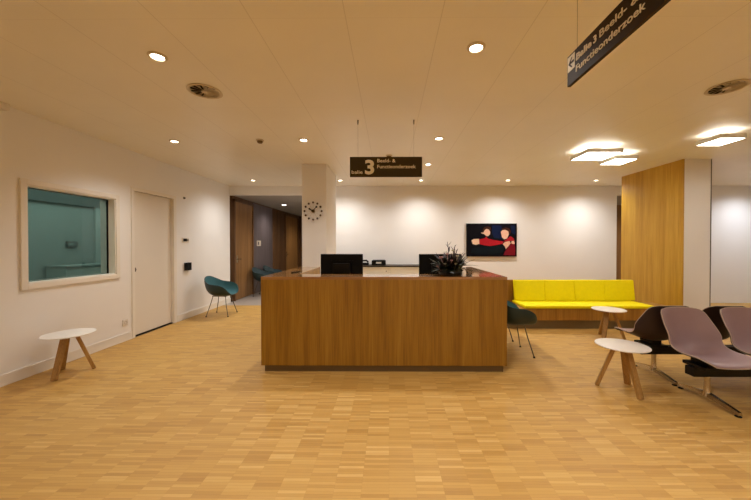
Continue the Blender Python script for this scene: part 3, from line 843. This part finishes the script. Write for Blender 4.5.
# ------------------------------------------------------------------ ceiling fittings and the light they give, with added unseen lamps
def spot(name, x, y, z, power, size, blend, col, rad=.045):
    l = bpy.data.lights.new(name, 'SPOT'); l.energy = power; l.spot_size = math.radians(size); l.spot_blend = blend
    l.color = col; l.shadow_soft_size = rad
    o = bpy.data.objects.new(name, l); COL.objects.link(o); o.location = (x, y, z); return o
WARM = (1.0, .985, .955)
def make_downlight():
    t = thing('downlight', '', 'downlight', (0, 0, CEIL), 0)
    bm = B(); lathe(bm, [(.052, 0), (.064, -.001), (.065, -.004), (.056, -.006), (.050, -.014), (.046, -.014), (.043, -.001)], 32); obj('trim_ring', bm, 'ventm', t, smooth=True)
    bm = B(); lathe(bm, [(0, -.0025), (.043, -.0025), (.043, -.001), (0, -.001)], 28); obj('lens', bm, 'down', t)
    return t
DL = [(-1.71, 2.33, 'bright round downlight in the ceiling left of the near vent, largest on the left', .75),
      (.614, 2.24, 'bright round downlight in the ceiling, right of centre, nearest the arrow sign', 1.0),
      (-2.89, 4.24, 'round downlight above the white door by the left wall', 1.0),
      (-1.136, 4.2, 'round downlight left of the hanging balie sign', .9),
      (.656, 4.15, 'round downlight just right above the hanging balie sign', .9),
      (.68, 5.49, 'small round downlight right behind the hanging balie sign', .8),
      (-2.95, 6.84, 'small far downlight in front of the corridor entrance', 1.0),
      (-1.06, 6.85, 'small far downlight close by the pillar at the back wall', 1.0),
      (.695, 6.86, 'small far downlight at the back wall between pillar and picture', 1.0),
      (2.585, 6.875, 'small far downlight at the back wall over the picture', 1.0),
      (4.496, 6.89, 'small far downlight at the back wall over the bench end', 1.0)]
BEH = [(x, y) for y in (.35, -1.0, -2.3) for x in (-1.1, .66, 2.45)] + [(4.4, .4), (4.4, -1.6), (8.25, 6.88)]  # grid carried on out of view, added to brighten floor and ceiling
proto = None
P_NEAR, P_WALL, P_BEHIND = 56, 66, 52
for x, y, lab, k in DL + [(x, y, 'unseen round recessed downlight added in the ceiling behind the camera or beyond the partition', .7 if x < 0 else 1.0) for x, y in BEH]:
    g = 'ceiling downlights'
    if proto is None: proto = make_downlight(); t = proto; t.location = (x, y, CEIL); t['label'] = lab; t['group'] = g
    else: t = dup(proto, (x, y, CEIL), 0, lab, g)
    pw = P_WALL if y > 6 else (P_NEAR if y > 1 else P_BEHIND)
    spot('downlight_lamp', x, y, CEIL-.02, pw*k, 152 if y > 6 else 136, 1.0, (WARM if y < 6 else (1.0, 1.0, .99)) if x < 6 else (.86, .92, 1.0))

def vent(x, y, label):
    t = thing('ceiling_vent', label, 'vent', (x, y, CEIL), .5, 'round ceiling vents')
    bm = B(); lathe(bm, [(.118, 0), (.142, -.003), (.145, -.008), (.132, -.012), (.116, -.006)], 40); obj('rim', bm, 'ventm', t, smooth=True)
    bm = B(); lathe(bm, [(0, -.0015), (.119, -.0015), (.119, -.0005), (0, -.0005)], 32); obj('throat', bm, 'ventd', t)
    for k in range(12):
        a = 2*PI*k/12; bm = B()
        c, s = math.cos(a), math.sin(a)
        vs = []
        for r, w in ((.03, .006), (.117, .026)):
            for q, z in ((-1, -.003), (1, -.014)):
                vs.append(bm.verts.new((r*c - q*w*s, r*s + q*w*c, z)))
        bm.faces.new((vs[0], vs[1], vs[3], vs[2]))
        bmesh.ops.solidify(bm, geom=bm.faces[:], thickness=.0015)
        obj('blade', bm, 'ventm', t)
    bm = B(); lathe(bm, [(0, -.016), (.028, -.014), (.032, -.006), (.032, -.001), (0, -.001)], 24); obj('hub', bm, 'ventm', t, smooth=True)
    return t
vt = vent(-1.672, 2.865, 'round swirl vent in the ceiling left of centre')
dup(vt, (2.995, 2.83, CEIL), .2, 'round swirl vent in the ceiling at the far right')
def detector(x, y, label, r):
    t = thing('smoke_detector', label, 'smoke detector', (x, y, CEIL), 0)
    bm = B(); lathe(bm, [(0, 0), (r, 0), (r, -.012), (r*.93, -.016), (0, -.016)], 28); obj('base', bm, 'ventm', t, smooth=True)
    bm = B(); lathe(bm, [(r*.72, -.016), (r*.7, -.034), (r*.5, -.044), (0, -.047)], 28); obj('sensor_head', bm, 'kick2', t, smooth=True)
detector(-1.724, 4.21, 'small dark smoke detector on the ceiling left of the sign', .05)
detector(0.0, 4.95, 'small smoke detector on the ceiling just behind the hanging sign', .05)

def panel_lamp(cx, cy, w, d, z0, label):
    t = thing('ceiling_lamp', label, 'ceiling lamp', (cx, cy, z0), 0, 'square ceiling lamps')
    h = .055; a, b = w/2, d/2
    bm = B()
    for q in ((-a, -a+.008, -b, b), (a-.008, a, -b, b), (-a+.008, a-.008, -b, -b+.008), (-a+.008, a-.008, b-.008, b)):
        box(bm, q[0], q[1], q[2], q[3], 0, h)
    obj('housing', bm, 'lampgrey', t)
    bm = B(); box(bm, -a+.008, a-.008, -b+.008, b-.008, .003, .01); obj('diffuser', bm, 'panel', t)
    bm = B(); box(bm, -a+.008, a-.008, -b+.008, b-.008, h-.012, h-.004); obj('uplight', bm, 'panelup', t)
    bm = B(); box(bm, -.05, .05, -.05, .05, h-.006, CEIL-z0, .003); obj('ceiling_mount', bm, 'lampgrey', t)
panel_lamp(3.0, 4.61, .48, .44, 2.68, 'largest square ceiling lamp glowing above the seating, left of three')
panel_lamp(3.55, 4.92, .34, .36, 2.68, 'small square ceiling lamp overlapping the largest one, middle of three')
panel_lamp(4.13, 3.97, .31, .31, 2.68, 'square ceiling lamp in front of the white partition, right of three')

panel_lamp(5.6, 3.6, .48, .44, 2.68, 'unseen square ceiling lamp added beyond the right edge, over the seating')  # these three lamps are out of view, added to brighten the right side
panel_lamp(5.0, 2.3, .48, .44, 2.68, 'unseen square ceiling lamp added beyond the right edge, nearer the camera')
panel_lamp(7.6, 5.0, .48, .44, 2.68, 'unseen square ceiling lamp added beyond the right edge, behind the partition')

def area(name, x, y, z, sx, sy, power, col, rot=(0, 0, 0)):
    l = bpy.data.lights.new(name, 'AREA'); l.shape = 'RECTANGLE'; l.size = sx; l.size_y = sy; l.energy = power; l.color = col
    o = bpy.data.objects.new(name, l); COL.objects.link(o); o.location = (x, y, z); o.rotation_euler = rot; return o
area('observation_light', -4.9, 4.9, CEIL-.05, 1.2, 4.0, 115, (.9, 1.0, .97))
spot('corridor_light', -3.2, 9.6, LOWC-.03, 40, 150, .9, (1, .88, .72))
spot('corridor_light', -2.0, 8.4, LOWC-.03, 60, 150, .9, (1, .88, .72))  # unseen lamp added behind the pillar to brighten the corridor
spot('corridor_light', -2.6, 12.2, LOWC-.03, 60, 150, .9, (1, .85, .6))  # added without a fixture, lights the far end of the corridor
spot('passage_fill', 6.4, 8.5, LOWC-.05, 40, 150, .9, (1, .85, .65))  # unseen lamp added to light the passage, no fixture there
bm = B(); lathe(bm, [(0, -.004), (.05, -.004), (.06, -.001), (0, -.001)], 20)
o = obj('corridor_downlight', bm, 'down', None, (-3.2, 9.6, LOWC)); tag(o, 'tiny downlight in the dark corridor ceiling', 'downlight')

# world: the faint glow of the rest of the building
w = bpy.data.worlds.new('World'); scene.world = w; w.use_nodes = True
w.node_tree.nodes['Background'].inputs[0].default_value = (1, .9, .78, 1)
w.node_tree.nodes['Background'].inputs[1].default_value = 0.02

# ------------------------------------------------------------------ camera
cam = bpy.data.cameras.new('Camera'); co = bpy.data.objects.new('Camera', cam); COL.objects.link(co)
co.location = (0, 0, 1.41); co.rotation_euler = (math.radians(90-.6), 0, math.atan(2.2/315))
cam.sensor_width = 36; cam.lens = 36*315/751
cam.shift_x = -11.3/751; cam.shift_y = -2.70/751
cam.clip_start = .05
scene.camera = co
vs = scene.view_settings
vs.view_transform = 'Standard'; vs.look = 'None'; vs.exposure = 0.5; vs.gamma = 1.0; vs.use_curve_mapping = False
